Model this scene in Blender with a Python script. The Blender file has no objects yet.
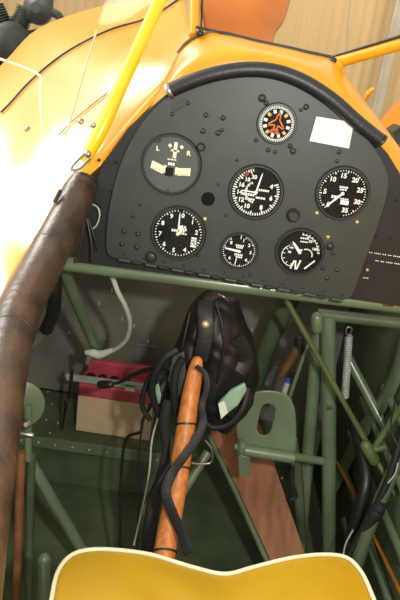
import bpy, bmesh, math, random
from mathutils import Vector, Matrix
random.seed(7)
PI = math.pi
C = bpy.context.scene.collection
# ------------------------------------------------------------------ camera frame
FPX = 620.0
CAM = Vector((0.0, -0.95, 1.05))
PITCH = math.radians(20); ROLL = math.radians(8.2)
FWD = Vector((0, math.cos(PITCH), -math.sin(PITCH)))
R0 = Vector((1, 0, 0)); U0 = Vector((0, math.sin(PITCH), math.cos(PITCH)))
RT = R0*math.cos(ROLL) + U0*math.sin(ROLL)
UP = -R0*math.sin(ROLL) + U0*math.cos(ROLL)
def ray(px, py): return FWD*FPX + RT*(px-200) + UP*(300-py)
def P(px, py, y):
    d = ray(px, py); return CAM + d*((y-CAM.y)/d.y)
def PZ(px, py, z):
    d = ray(px, py); return CAM + d*((z-CAM.z)/d.z)
def PX(px, py, x):
    d = ray(px, py); return CAM + d*((x-CAM.x)/d.x)
def S(p):                                   # metres per photo pixel at a point
    return (p-CAM).dot(FWD)/FPX

# ------------------------------------------------------------------ materials
def lin(c):
    return tuple(((v/255)/12.92 if v/255 <= .04045 else ((v/255+.055)/1.055)**2.4) for v in c)
MATS = {}
def mat(name, col, rough=.5, metal=0, spec=.5, coat=0, var=.12, scale=30, bump=0, bscale=200, sheen=0, col2=None, stretch=None, trans=0, ior=1.45, stops=(.35,.7)):
    if name in MATS: return MATS[name]
    m = bpy.data.materials.new(name); m.use_nodes = True
    nt = m.node_tree; n = nt.nodes; l = nt.links
    b = n['Principled BSDF']
    b.inputs['Roughness'].default_value = rough
    b.inputs['Metallic'].default_value = metal
    b.inputs['Specular IOR Level'].default_value = spec
    b.inputs['Coat Weight'].default_value = coat
    b.inputs['Coat Roughness'].default_value = .2
    b.inputs['Transmission Weight'].default_value = trans
    b.inputs['IOR'].default_value = ior
    c = lin(col)
    tc = n.new('ShaderNodeTexCoord'); mp = n.new('ShaderNodeMapping')
    l.new(tc.outputs['Object'], mp.inputs['Vector'])
    if stretch: mp.inputs['Scale'].default_value = stretch
    nz = n.new('ShaderNodeTexNoise'); nz.inputs['Scale'].default_value = scale; nz.inputs['Detail'].default_value = 5
    l.new(mp.outputs['Vector'], nz.inputs['Vector'])
    rp = n.new('ShaderNodeValToRGB')
    c2 = lin(col2) if col2 else tuple(v*(1-var*2.2) for v in c)
    rp.color_ramp.elements[0].position = stops[0]; rp.color_ramp.elements[1].position = stops[1]
    rp.color_ramp.elements[0].color = (*c2, 1)
    rp.color_ramp.elements[1].color = (*(min(1, v*(1+var*.4)) for v in c), 1)
    l.new(nz.outputs['Fac'], rp.inputs['Fac']); l.new(rp.outputs['Color'], b.inputs['Base Color'])
    if bump:
        n2 = n.new('ShaderNodeTexNoise'); n2.inputs['Scale'].default_value = bscale; n2.inputs['Detail'].default_value = 4
        l.new(mp.outputs['Vector'], n2.inputs['Vector'])
        bp = n.new('ShaderNodeBump'); bp.inputs['Strength'].default_value = bump; bp.inputs['Distance'].default_value = .002
        l.new(n2.outputs['Fac'], bp.inputs['Height']); l.new(bp.outputs['Normal'], b.inputs['Normal'])
    MATS[name] = m; return m
green = mat('green_paint', (108,127,99), .3, spec=.6, coat=.3, var=.1, scale=12, bump=.05)
dgreen = mat('dark_green_paint', (92,108,80), .5, var=.2, scale=9, bump=.08)
olive = mat('olive_paint', (88,102,62), .45, var=.15, scale=12)
panelm = mat('panel_grey', (50,55,50), .45, spec=.5, var=.08, scale=25, bump=.06, bscale=600)
blackp = mat('black_panel', (38,40,38), .5, spec=.35, var=.12, scale=20, bump=.05, bscale=500)
dialm = mat('dial_black', (22,23,22), .9, spec=.1, var=.05)
dialg = mat('dial_grey', (66,72,66), .5, var=.05)
whitem = mat('dial_white', (228,232,222), .6, var=.02)
redm = mat('dial_red', (150,40,35), .6, var=.02)
tanm = mat('dial_tan', (255,236,200), .6, var=.05)
orangem = mat('dial_orange', (226,118,48), .6, var=.05)
ylwm = mat('dial_yellow', (225,175,75), .6, var=.05)
bezel = mat('bezel_black', (44,47,44), .35, var=.05)
rubber = mat('black_rubber', (30,32,31), .42, spec=.6, var=.1, scale=60, bump=.25, bscale=250)
leather = mat('black_leather', (28,28,27), .5, spec=.5, var=.2, scale=25, bump=.5, bscale=90)
strapm = mat('strap_black', (20,20,21), .6, spec=.5, var=.1, bump=.2, bscale=300)
brown = mat('brown_leather', (80,60,42), .36, spec=.6, var=.25, scale=22, bump=.5, bscale=90, col2=(44,35,28))
yellow = mat('yellow_paint', (244,158,12), .3, spec=.5, coat=.7, var=.04, scale=5, stretch=(1,.3,1))
orange = mat('orange_paint', (214,120,22), .25, spec=.5, coat=.4, var=.08, scale=5)
ytube = mat('yellow_tube', (245,196,20), .22, spec=.5, coat=.5, var=.04)
yrail = mat('yellow_rail', (222,155,22), .3, spec=.5, coat=.3, var=.06)
cushm = mat('cushion_vinyl', (158,125,16), .42, spec=.4, var=.09, scale=7, bump=.25, bscale=40, stops=(.3,.75))
pipingm = mat('white_piping', (196,188,158), .5, var=.04)
steel = mat('steel', (170,172,168), .32, metal=.9, var=.1)
alu = mat('brushed_aluminium', (190,198,190), .4, metal=.15, var=.12, scale=40)
greymetal = mat('grey_metal', (138,138,126), .42, metal=.1, var=.18, scale=7, bump=.06, bscale=30)
woodm = mat('stick_wood', (206,134,72), .45, spec=.5, var=.2, scale=22, col2=(174,102,48), stretch=(6,6,.5), bump=.05)
boardm = mat('board_wood', (160,112,78), .5, var=.2, scale=9, col2=(128,86,58), stretch=(6,1.2,1), bump=.08)
cardm = mat('cream_card', (214,188,150), .7, var=.05, scale=20)
pinkm = mat('pink_plastic', (196,84,98), .4, var=.1, scale=30)
hosem = mat('white_hose', (214,222,205), .4, var=.05)
cupm = mat('pale_green_plastic', (142,176,150), .35, var=.1, scale=40)
tanleather = mat('tan_leather', (112,84,54), .5, var=.2, scale=40, bump=.2)
paper = mat('white_paper', (218,224,214), .7, var=.02)
greyt = mat('grey_print', (200,203,196), .7, var=.02)
brass = mat('brass', (206,186,136), .3, metal=.6, var=.1)
bluem = mat('blue_tape', (60,100,170), .5, var=.05)
copper = mat('orange_cable', (164,100,30), .4, var=.1)
brod = mat('brown_rod', (116,76,46), .45, var=.15)
wallcream = mat('hangar_cream', (198,170,122), .7, var=.08, scale=1.5, stretch=(1,1,.2))
concrete = mat('concrete', (150,145,135), .8, var=.1, scale=3)
darkm = mat('engine_dark', (66,72,66), .45, metal=.3, var=.25, scale=12)
greypost = mat('grey_post', (168,160,140), .6, var=.06, scale=5)
def glass_mat(name, tint=(1,1,1), rough=0.02, fac=.1):
    m = bpy.data.materials.new(name); m.use_nodes = True
    nt = m.node_tree; n = nt.nodes; l = nt.links
    for x in list(n):
        if x.type != 'OUTPUT_MATERIAL': n.remove(x)
    out = [x for x in n if x.type == 'OUTPUT_MATERIAL'][0]
    t = n.new('ShaderNodeBsdfTransparent'); t.inputs['Color'].default_value = (*tint, 1)
    g = n.new('ShaderNodeBsdfGlossy'); g.inputs['Roughness'].default_value = rough
    fr = n.new('ShaderNodeFresnel'); fr.inputs['IOR'].default_value = 1.2
    mx = n.new('ShaderNodeMixShader')
    mx.inputs[0].default_value = fac
    if fac > .05: l.new(fr.outputs[0], mx.inputs[0])
    l.new(t.outputs[0], mx.inputs[1]); l.new(g.outputs[0], mx.inputs[2])
    l.new(mx.outputs[0], out.inputs['Surface']); return m
glassm = glass_mat('instrument_glass', (1,1,1), .1, .015)
perspex = glass_mat('perspex', (.97,.96,.93), .08)

# ------------------------------------------------------------------ mesh helpers
def obj(name, bm, m, parent=None, smooth=True, bevel=0, sub=0, solid=0, angle=40):
    bmesh.ops.recalc_face_normals(bm, faces=bm.faces)
    me = bpy.data.meshes.new(name); bm.to_mesh(me); bm.free()
    if isinstance(m, (list, tuple)):
        for k in m: me.materials.append(k)
    else: me.materials.append(m)
    if smooth:
        for p in me.polygons: p.use_smooth = True
        try: me.set_sharp_from_angle(angle=math.radians(angle))
        except Exception: pass
    o = bpy.data.objects.new(name, me); C.objects.link(o)
    if solid:
        s = o.modifiers.new('s', 'SOLIDIFY'); s.thickness = solid; s.offset = -1
    if bevel:
        b = o.modifiers.new('b', 'BEVEL'); b.width = bevel; b.segments = 3; b.limit_method = 'ANGLE'
    if sub:
        s = o.modifiers.new('u', 'SUBSURF'); s.levels = sub; s.render_levels = sub
    if parent is not None:
        o.parent = parent; o.matrix_parent_inverse = Matrix.Translation(parent.get('_w', parent.location)).inverted() if parent.type == 'EMPTY' else Matrix()
    return o
def thing(name, label, cat, loc, group=None):
    o = bpy.data.objects.new(name, None); C.objects.link(o); o.location = loc; o.empty_display_size = .02
    o['label'] = label; o['category'] = cat
    if group: o['group'] = group
    return o
def tag(o, label, cat, group=None, kind=None):
    o['label'] = label; o['category'] = cat
    if group: o['group'] = group
    if kind: o['kind'] = kind
    return o
def struct(o): o['kind'] = 'structure'; return o
def smoothpath(pts, n=8):
    pts = [Vector(p) for p in pts]
    if len(pts) < 3: return pts
    q = [pts[0]*2-pts[1]] + pts + [pts[-1]*2-pts[-2]]
    out = []
    for i in range(1, len(q)-2):
        for k in range(n):
            t = k/n; a, b, c, d = q[i-1], q[i], q[i+1], q[i+2]
            out.append(.5*((2*b)+(c-a)*t+(2*a-5*b+4*c-d)*t*t+(3*b-a-3*c+d)*t**3))
    out.append(pts[-1]); return out
def tube(bm, pts, r, seg=14, n=8, flat=None, round_end=False):
    """swept round (or flattened) tube; r number or list along pts"""
    raw = [Vector(p) for p in pts]
    if isinstance(r, (int, float)): rs = [r]*len(raw)
    else: rs = list(r)
    if len(raw) >= 3 and n > 1:
        q = smoothpath(raw, n); m = len(q)-1
        rr = []
        for i in range(len(q)):
            f = i/m*(len(raw)-1); k = min(int(f), len(raw)-2); rr.append(rs[k]+(rs[k+1]-rs[k])*(f-k))
        raw, rs = q, rr
    if round_end:
        def cap(p0, p1, r0):
            d = (p0-p1).normalized(); return [(p0+d*r0*math.sin(a), r0*math.cos(a)) for a in (1.35, .95, .5)]
        a = cap(raw[0], raw[1], rs[0]); b = cap(raw[-1], raw[-2], rs[-1])[::-1]
        raw = [x[0] for x in a]+raw+[x[0] for x in b]; rs = [x[1] for x in a]+rs+[x[1] for x in b]
    rings = []; N = None
    for i, p in enumerate(raw):
        t = (raw[min(i+1, len(raw)-1)]-raw[max(i-1, 0)]).normalized()
        if N is None:
            N = (flat[1] if flat else Vector((0, 0, 1)))
            if abs(t.dot(N)) > .95: N = Vector((0, 1, 0))
        elif flat: N = flat[1]
        N = (N-t*N.dot(t)).normalized(); B = t.cross(N)
        fa = flat[0] if flat else 1
        rings.append([bm.verts.new(p + N*math.cos(2*PI*k/seg)*rs[i]*fa + B*math.sin(2*PI*k/seg)*rs[i]) for k in range(seg)])
    for a, b in zip(rings, rings[1:]):
        for k in range(seg): bm.faces.new((a[k], a[(k+1) % seg], b[(k+1) % seg], b[k]))
    bm.faces.new(rings[0][::-1]); bm.faces.new(rings[-1])
    return bm
def T(pts, r, **k): return tube(bmesh.new(), pts, r, **k)
def box(bm, c, sx, sy, sz, M=None):
    r = bmesh.ops.create_cube(bm, size=1)
    for v in r['verts']:
        v.co = Vector((v.co.x*sx, v.co.y*sy, v.co.z*sz))
        if M: v.co = M @ v.co
        v.co += Vector(c)
    return bm
def plate(bm, poly, dv, holes=()):
    """extrude a planar outline (list of Vectors) by vector dv"""
    a = [bm.verts.new(p) for p in poly]; b = [bm.verts.new(Vector(p)+dv) for p in poly]
    n = len(a)
    bm.faces.new(a); bm.faces.new(b[::-1])
    for i in range(n): bm.faces.new((a[i], a[(i+1) % n], b[(i+1) % n], b[i]))
    return bm
def disc(bm, c, r, y0, y1, seg=32, r2=None):
    """cylinder along Y centred c (x,z)"""
    r2 = r if r2 is None else r2
    a = [bm.verts.new((c[0]+r*math.cos(2*PI*k/seg), y0, c[1]+r*math.sin(2*PI*k/seg))) for k in range(seg)]
    b = [bm.verts.new((c[0]+r2*math.cos(2*PI*k/seg), y1, c[1]+r2*math.sin(2*PI*k/seg))) for k in range(seg)]
    bm.faces.new(a); bm.faces.new(b[::-1])
    for k in range(seg): bm.faces.new((a[k], a[(k+1) % seg], b[(k+1) % seg], b[k]))
    return bm
def lathe_y(bm, c, prof, seg=48):
    """revolve (r, y) profile about the Y axis through (cx,cz)"""
    rings = []
    for r, y in prof:
        rings.append([bm.verts.new((c[0]+r*math.cos(2*PI*k/seg), y, c[1]+r*math.sin(2*PI*k/seg))) for k in range(seg)])
    for a, b in zip(rings, rings[1:]):
        for k in range(seg): bm.faces.new((a[k], a[(k+1) % seg], b[(k+1) % seg], b[k]))
    return bm
def lathe_axis(bm, p, d, prof, seg=20):
    d = Vector(d).normalized(); N = Vector((0, 0, 1)) if abs(d.z) < .9 else Vector((1, 0, 0))
    N = (N-d*N.dot(d)).normalized(); B = d.cross(N); rings = []
    for r, h in prof:
        rings.append([bm.verts.new(Vector(p)+d*h+N*math.cos(2*PI*k/seg)*r+B*math.sin(2*PI*k/seg)*r) for k in range(seg)])
    for a, b in zip(rings, rings[1:]):
        for k in range(seg): bm.faces.new((a[k], a[(k+1) % seg], b[(k+1) % seg], b[k]))
    bm.faces.new(rings[0][::-1]); bm.faces.new(rings[-1]); return bm
def catm(a, b, c, d, t): return .5*((2*b)+(c-a)*t+(2*a-5*b+4*c-d)*t*t+(3*b-a-3*c+d)*t**3)
def spl(pts, u):
    n = len(pts)-1; u = max(0, min(n-1e-6, u)); i = int(u); t = u-i
    a = pts[i-1] if i > 0 else pts[0]*2-pts[1]; d = pts[i+2] if i+2 <= n else pts[n]*2-pts[n-1]
    return catm(a, pts[i], pts[i+1], d, t)
def surf(grid, u, v): return spl([spl(col, v) for col in grid], u)
def loft(grid, nu=6, nv=8):
    bm = bmesh.new(); U = (len(grid)-1)*nu; V = (len(grid[0])-1)*nv
    vs = [[bm.verts.new(surf(grid, i/nu, j/nv)) for j in range(V+1)] for i in range(U+1)]
    for i in range(U):
        for j in range(V): bm.faces.new((vs[i][j], vs[i+1][j], vs[i+1][j+1], vs[i][j+1]))
    return bm
_txt = {}
def text_to(bm, s, size, M, depth=.0002, mi=0):
    cu = bpy.data.curves.new('t', 'FONT'); cu.body = s; cu.size = size; cu.align_x = 'CENTER'; cu.align_y = 'CENTER'
    cu.offset = size*.035; cu.resolution_u = 2
    o = bpy.data.objects.new('t', cu); C.objects.link(o)
    dg = bpy.context.evaluated_depsgraph_get(); dg.update()
    me = bpy.data.meshes.new_from_object(o.evaluated_get(dg))
    me.transform(M); n0 = len(bm.faces); bm.from_mesh(me)
    bm.faces.ensure_lookup_table()
    for f in bm.faces[n0:]: f.material_index = mi
    bpy.data.objects.remove(o); bpy.data.curves.remove(cu); bpy.data.meshes.remove(me)
# text local XY -> panel XZ
XZ = Matrix(((1, 0, 0, 0), (0, 0, -1, 0), (0, 1, 0, 0), (0, 0, 0, 1)))
def quad(bm, c, w, h, y, ang=0, mi=0):
    """small flat block on the panel plane; ang clockwise from up, h along the direction"""
    d = Vector((math.sin(ang), 0, math.cos(ang))); s = Vector((math.cos(ang), 0, -math.sin(ang))); cc = Vector((c[0], y, c[1]))
    vs = [bm.verts.new(cc+s*a*w/2+d*b*h/2) for a, b in ((-1, -1), (1, -1), (1, 1), (-1, 1))]
    f = bm.faces.new(vs); f.material_index = mi
    vs2 = [bm.verts.new(v.co+Vector((0, .0003, 0))) for v in vs]
    for k in range(4):
        f = bm.faces.new((vs[k], vs[(k+1) % 4], vs2[(k+1) % 4], vs2[k])); f.material_index = mi
def ppoly(pts, y): return [P(a, b, y) for a, b in pts]
def spoly(pts, y, n=6): return smoothpath([P(a, b, y) for a, b in pts], n)

# ================================================================== HANGAR
bm = bmesh.new(); Y = 6.5; prev = None; x = -5.0
while x < 5.0:
    yy = Y + .008*math.sin(x*2*PI/.11); v = (bm.verts.new((x, yy, -1.5)), bm.verts.new((x, yy, 6)))
    if prev: bm.faces.new((prev[0], v[0], v[1], prev[1]))
    prev = v; x += .0138
struct(obj('wall_back', bm, wallcream, angle=180))
bm = bmesh.new(); box(bm, (0, 1.5, -1.53), 10, 11, .06); struct(obj('floor_hangar', bm, concrete))
# grey roof column against the wall
p0 = P(388, 40, 6.2); p1 = P(372, 120, 6.2)
bm = bmesh.new(); c = P(381, 85, 6.3)
box(bm, (c.x+.02, 6.3, 2.2), .07, .14, 7.4); box(bm, (c.x-.03, 6.25, 2.2), .05, .03, 7.4)
o = obj('steel_column', bm, greypost, bevel=.006); struct(o); o.name = 'trim_1'
o = obj('wall_rail', T([P(352, -20, 6.35), P(345, 62, 6.35)], .008), greypost); o.name = 'trim_2'; struct(o)
# parked machine, dark engine with wheel and strut, far upper left
eng = thing('aircraft_engine', 'dark blurred engine of another aircraft beyond the yellow cowling, upper left corner', 'engine', P(28, 60, 2.6))
c = P(12, 44, 2.6); s = S(c)
bm = bmesh.new()
lathe_axis(bm, c, (.3, -1, .1), [(8*s, -20*s), (19*s, -16*s), (22*s, 0), (19*s, 14*s), (9*s, 20*s)], 28)
obj('crankcase', bm, darkm, eng)
for k in range(7):
    a = k*2*PI/7+.3; d = Vector((math.cos(a), 0, math.sin(a)))
    bm = bmesh.new(); prof = []
    for j in range(9): prof += [(7.5*s, (16+j*2.4)*s), (9.5*s, (16.4+j*2.4)*s), (9.5*s, (17.2+j*2.4)*s), (7.5*s, (17.6+j*2.4)*s)]
    lathe_axis(bm, c, d, prof, 14); obj('cylinder', bm, darkm, eng)
bm = bmesh.new(); q = P(38, 10, 2.6); lathe_axis(bm, q, (.1, -1, .1), [(6*s, -10*s), (13*s, -8*s), (14*s, 4*s), (5*s, 12*s)], 24); obj('propeller_hub', bm, darkm, eng)
obj('engine_stand', T([P(12, 60, 2.6), Vector((P(12, 60, 2.6).x, 2.6, -1.5))], 5*s), darkm, eng)
obj('strut', T([P(-20, 40, 2.6), P(10, 20, 2.6), P(38, 2, 2.6)], 2.5*s), darkm, eng)
obj('pipe', T([P(50, -8, 2.6), P(50, 10, 2.6), P(60, 18, 2.6), P(56, 40, 2.6)], 4*s), darkm, eng)
# neighbour aircraft pieces seen through the screen (far right)
pn0 = P(379, 150, 3.0)
bm = bmesh.new(); lathe_axis(bm, pn0, (1, .25, .0), [(.01, -.10), (.10, -.07), (.17, 0), (.26, .06), (.34, .14), (.40, .3), (.45, .7), (.44, 1.4), (.34, 2.6), (.12, 3.6)], 40)
o = obj('parked_aircraft', bm, orange)
obj('landing_leg', T([pn0+Vector((.7, .15, -.2)), Vector((pn0.x+.7, 3.2, -1.5))], .05), darkm, o)
pk = tag(o, 'orange-yellow flank of a parked aircraft behind the panel, at the right edge', 'aircraft')
bm = bmesh.new(); plate(bm, ppoly([(393, 132), (402, 126), (402, 142), (396, 146)], 2.70), Vector((0, .2, 0)))
w = obj('window_opening', bm, darkm, o); 
o = obj('wing_tip', T([P(364, 101, 4.2), P(368, 94, 4.2), P(372, 90, 4.2)], [.012, .025, .02], round_end=True), yrail)
o.parent = pk
# orange patch seen through the windscreen, left
g = [[P(180, -30, .95), P(200, 10, .85), P(204, 40, .8), P(206, 150, .64)], [P(225, -34, .95), P(226, 10, .85), P(228, 44, .8), P(228, 150, .64)],
     [P(262, -30, .95), P(258, 12, .85), P(252, 46, .8), P(248, 150, .64)], [P(296, -28, .98), P(284, 16, .9), P(270, 46, .85), P(262, 150, .64)]]
o = obj('fuel_tank_cowling', loft(g), orange, solid=.01)
tag(o, 'brown-orange curved cowling seen through the windscreen above the panel', 'cowling')
tk = o
obj('yellow_seam', T([surf(g, 1.1, v)+Vector((0, -.004, .0)) for v in (.3, 1, 1.6, 2.2)], .003), yrail, tk)  # thin yellow strip running down the orange cowling

# ================================================================== FORWARD DECK
deck = thing('nose_cowling', 'glossy yellow nose cowling curving forward at upper left of the cockpit', 'cowling', P(100, 100, .2))
grid = []
for (a, b, ya), (c_, d_, yb), (e, f, yc) in [
    ((-30, 560, -.5), (-120, 500, -.45), (-200, 420, -.3)),
    ((-22, 420, -.40), (-95, 340, -.3), (-170, 260, -.1)),
    ((5, 310, -.25), (-50, 235, -.05), (-130, 150, .3)),
    ((40, 248, -.1), (-10, 172, .12), (-70, 95, .5)),
    ((78, 186, .0), (22, 136, .2), (-25, 88, .7)),
    ((106, 158, .03), (50, 104, .25), (6, 60, .8)),
    ((136, 120, .035), (88, 76, .25), (36, 30, .85)),
    ((165, 88, .035), (126, 52, .25), (84, 12, .9)),
    ((183, 66, .035), (160, 38, .25), (134, 0, .9)),
    ((203, 54, .035), (187, 18, .22), (180, -22, .9))]:
    A, B, D = P(a, b, ya), P(c_, d_, yb), P(e, f, yc)
    E = D + Vector((-.02, .25, -.18)) 
    grid.append([A, B, D, E])
GD = grid
obj('cowling_skin', loft(grid, 5, 8), yellow, deck, solid=.004)
obj('panel_seam', T([surf(grid, u/4, 1.32)+Vector((0, -.002, .003)) for u in range(16, 37)], .0022, n=2), darkm, deck)
obj('lower_seam', T([surf(grid, 3.2+u*.35, .62)+Vector((0, -.002, .002)) for u in range(4, 9)], .0012, n=3), orange, deck)
def screw_at(p, r, m, par, d=(0, -1, 0), name='screw'):
    bm = bmesh.new(); lathe_axis(bm, p, d, [(r, 0), (r, r*.35), (r*.7, r*.75), (r*.2, r*.9)], 12); return obj(name, bm, m, par)
for u, v in ((5.2, .55), (4.2, 1.0)):
    q = surf(grid, u, v); screw_at(q, .006, steel, deck, (-.2, -.6, .7))
# yellow rim arch around the panel (right continuation)
rimp = [(150, 108, .03), (180, 70, .03), (215, 52, .03), (258, 52, .03), (300, 63, .03), (332, 80, .03), (362, 107, .03), (392, 146, .03), (430, 205, .03)]
outp = [(172, 70, .08), (186, 42, .1), (215, 32, .12), (262, 44, .12), (305, 53, .12), (336, 62, .1), (356, 92, .08), (388, 134, .06), (428, 190, .05)]
inn = [(160, 112, .02), (188, 84, .02), (218, 76, .02), (256, 74, .02), (296, 82, .02), (326, 96, .02), (354, 120, .02), (384, 150, .02), (420, 210, .02)]
g = [[P(*i_), P(*r_), P(*o_), P(*o_)+Vector((0, .06, -.05))] for i_, r_, o_ in zip(inn, rimp, outp)]
o = obj('cowling_arch', loft(g, 6, 5), yrail, solid=.003)
tag(o, 'yellow metal rim arching over the top of the instrument panel', 'panel rim')
obj('rim_edge_bead', T([surf(g, u/3, 1.75)+Vector((0, -.003, .001)) for u in range(2, 13)], .0022, n=2), tanleather, o)
# ================================================================== WINDSCREEN FRAME
ws = thing('windscreen_frame', 'yellow tubular windscreen frame rising in front of the instrument panel', 'windscreen', P(200, 33, .12))
def tt(name, pts, r, m, par, **k): return obj(name, T([P(*p) for p in pts], r, **k), m, par)
post = tt('post', [(170, -22, .06), (132, 62, .03), (102, 128, 0.0), (84, 162, -.01)], [.0095, .0098, .0105, .009], ytube, ws, seg=20)
tt('lower_rail', [(196, 32, .1), (262, 47, .1), (332, 62, .1)], .0085, yrail, ws)
tt('rail_seal', [(196, 27, .094), (262, 42, .094), (332, 57, .094)], .0022, rubber, ws)
tt('side_rail', [(332, 63, .1), (430, 35, .02)], .0100, yrail, ws)
tt('side_rail_seal', [(332, 57, .094), (430, 27, .01)], .0022, rubber, ws)
tt('centre_post', [(194, 36, .1), (196, -30, .16)], .0085, yrail, ws)
tt('centre_post_seal', [(201, 36, .096), (203, -30, .156)], .0018, rubber, ws)
tt('corner_lug', [(336, 66, .09), (340, 84, .07)], [.012, .008], yrail, ws, round_end=True)
for a, b in ((331, 68), (333, 61), (200, 33)): screw_at(P(a, b, .083), .0058, rubber, ws, name='bolt')
# fork at the foot of the post
tt('fork', [(88, 150, -.02), (74, 164, -.02), (72, 170, -.02), (80, 168, -.02), (90, 158, -.02)], .0022, steel, ws)
screw_at(P(88, 154, -.02), .0052, steel, ws, name='bolt'); screw_at(P(93, 125, -.016), .0045, steel, ws, name='bolt')
# perspex side pane
pg = [[P(163, -20, .10), P(128, 62, .06), P(84, 164, .02)], [P(110, -25, .2), P(86, 52, .1), P(60, 150, .03)], [P(30, -30, .22), P(36, 72, .11), P(40, 132, .05)]]
obj('perspex_pane', loft(pg, 6, 6), perspex, ws)
tt('pane_edge', [(-20, 52, .12), (36, 73, .1), (40, 90, .09), (42, 132, .05)], .002, tanm, ws)
obj('pane_reflection', T([surf(pg, .9, v)+Vector((0, -.003, 0)) for v in (.75, 1.05, 1.3, 1.6, 1.85)], .0016), pipingm, ws)  # reflection streak in the perspex, modelled as a thin white strip
pg2 = [[P(201, -30, .15), P(201, 30, .1)], [P(268, -30, .16), P(268, 46, .1)], [P(334, -30, .15), P(334, 60, .1)]]
bm = bmesh.new(); vs = [bm.verts.new(q) for q in (pg2[0][0], pg2[0][1], pg2[1][1], pg2[2][1], pg2[2][0], pg2[1][0])]; bm.faces.new(vs)
obj('front_pane', bm, perspex, ws)

# ================================================================== PANELS
Y0 = 0.0
sub = thing('backing_panel', 'matt black fixed backing panel around the raised instrument panel', 'panel', P(250, 300, .014))
out = [(78, 262), (84, 235), (92, 195), (104, 162), (128, 128), (164, 96), (188, 84), (218, 76), (256, 72), (296, 80), (326, 94), (356, 118), (388, 154), (440, 240), (440, 320), (400, 306), (250, 284)]
bm = bmesh.new(); plate(bm, ppoly(out, .012), Vector((0, .003, 0))); obj('backing_plate', bm, blackp, sub, smooth=False)
bm = bmesh.new()
def words(bm, a, b, px0, py0, slope, hh, y, n):
    x = px0
    for k in range(n):
        w = random.choice((5, 7, 9))*a; p = P(x+w/2, py0+(x+w/2-px0)*slope, y); s = S(p)
        nn = max(2, int(w/1.5))
        for j in range(nn):
            q = P(x+w*(j+.5)/nn, py0+(x+w*(j+.5)/nn-px0)*slope, y); quad(bm, (q.x, q.z), w/nn*s*.62, hh*s*random.uniform(.75, 1), y)
        x += w+1.3*b
words(bm, .8, 1, 367, 252, .15, 1.1, .0115, 6); obj('white_lettering', bm, whitem, sub, smooth=False); bm = bmesh.new(); words(bm, .8, 1, 375, 260.5, .15, 1.1, .0115, 5)
obj('white_lettering', bm, whitem, sub, smooth=False); bm = bmesh.new(); words(bm, .8, 1, 363, 277.5, .15, 1.2, .0115, 1)
obj('white_lettering', bm, whitem, sub, smooth=False)
q = P(367, 270, .012); screw_at(q, 2.6*S(q), steel, sub)
for a, b in ((116, 162), (110, 191), (99, 160), (98, 205), (92, 228), (376, 236), (390, 238), (396, 200)):
    q = P(a, b, .012); screw_at(q, 1.7*S(q), blackp, sub, name='rivet')

pan = thing('instrument_panel', 'dark grey rounded instrument panel with rivets and a hinge along its lower edge', 'instrument panel', P(230, 290, 0))
po = [(112, 258), (106.5, 252), (106, 235), (108, 212), (114, 185), (122, 160), (134, 136), (150, 114), (168, 98), (192, 86), (222, 79), (256, 76), (292, 83), (322, 97), (350, 119), (372, 144), (386, 168), (389, 184), (385, 205), (376, 233), (365, 262), (356, 288), (351, 297), (342, 301)]
bm = bmesh.new(); pts = smoothpath([P(a, b, 0) for a, b in po], 4); plate(bm, pts, Vector((0, .008, 0)))
obj('face_plate', bm, panelm, pan, bevel=.0015, angle=30)
# hinge strip with knuckles
L = P(118, 259.5, -.002); Rr = P(343, 301, -.002)
tubepts = lambda t0, t1: [L.lerp(Rr, t0), L.lerp(Rr, t1)]
for k in range(17):
    t = k/17; obj('hinge_knuckle', T(tubepts(t+.004, t+(.042 if k % 2 else .055)), .0034 if k % 2 == 0 else .0026, seg=10), blackp if k % 2 else panelm, pan)
pl, pr = P(122, 254, 0), P(340, 294, 0)
for k in range(12):
    q = pl.lerp(pr, k/11+.01); screw_at(q, .0024, bezel, pan, name='rivet')
for a, b, rr in ((206,115,2.6),(223,118,2.6),(203,131,2.8),(218,133,2.8),(172,114,2.2),(188,103,2.2),(262,98,4.0),(266,103,2.6),(306,107,3.0),(301,110,2),(256,140,2.2),(268,150,2.4),(275,152,2),(290,146,2.5),(293,151,3.2),(337,161,2.0),(339,152,2.4),
                 (124,231,2.6),(138,234,2.6),(122,244,2.6),(137,247,2.6),(133,216,2),(140,204,2),(337,270,2),(333,253,2.2),(323,268,2.2),(327,278,2.2),(222,130,2),(237,160,1.6),(330,246,4),(168,190,1.6),(309,232,3),(291,244,2),(250,275,1.8),(198,255,1.8),(226,215,1.8),(154,138,2),(218,184,1.5)):
    q = P(a, b, 0); screw_at(q, rr*S(q), bezel, pan, name='rivet')
for a, b in ((366, 181), (317, 213), (357, 222), (205, 219), (328, 237)):
    q = P(a, b, 0); screw_at(q, 2.2*S(q), brass, pan, name='brass_screw')
# small holes / knobs
def ring(par, a, b, r, m, name, d0=-.004, hole=True):
    q = P(a, b, 0); s = S(q); bm = bmesh.new()
    if hole: lathe_y(bm, (q.x, q.z), [(r*s*.78, .001), (r*s*.8, d0*.6), (r*s*.9, d0*.7), (r*s, 0), (r*s, .002)], 28); disc(bm, (q.x, q.z), r*s*.8, -.0004, .0, 28)
    else: lathe_y(bm, (q.x, q.z), [(r*s*.0, d0), (r*s*.6, d0), (r*s*.8, d0*.8), (r*s, 0), (r*s, .002)], 28)
    return obj(name, bm, m, par)
ring(pan, 208, 199, 7, dialm, 'open_port', -.001)
o = ring(pan, 293, 215, 7, bezel, 'control_knob', -.014, False)
ring(pan, 201, 147, 4.5, bezel, 'control_knob', -.008, False)
ring(pan, 151, 257, 6, bezel, 'control_knob', -.006, False)
ring(pan, 158, 140, 3, bezel, 'control_knob', -.004, False)
# data plate top-left of the panel
bm = bmesh.new(); plate(bm, ppoly([(171, 108), (186, 99), (189, 103), (174, 112)], -.0015), Vector((0, .002, 0))); obj('clip_plate', bm, bezel, pan, bevel=.0004)

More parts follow.
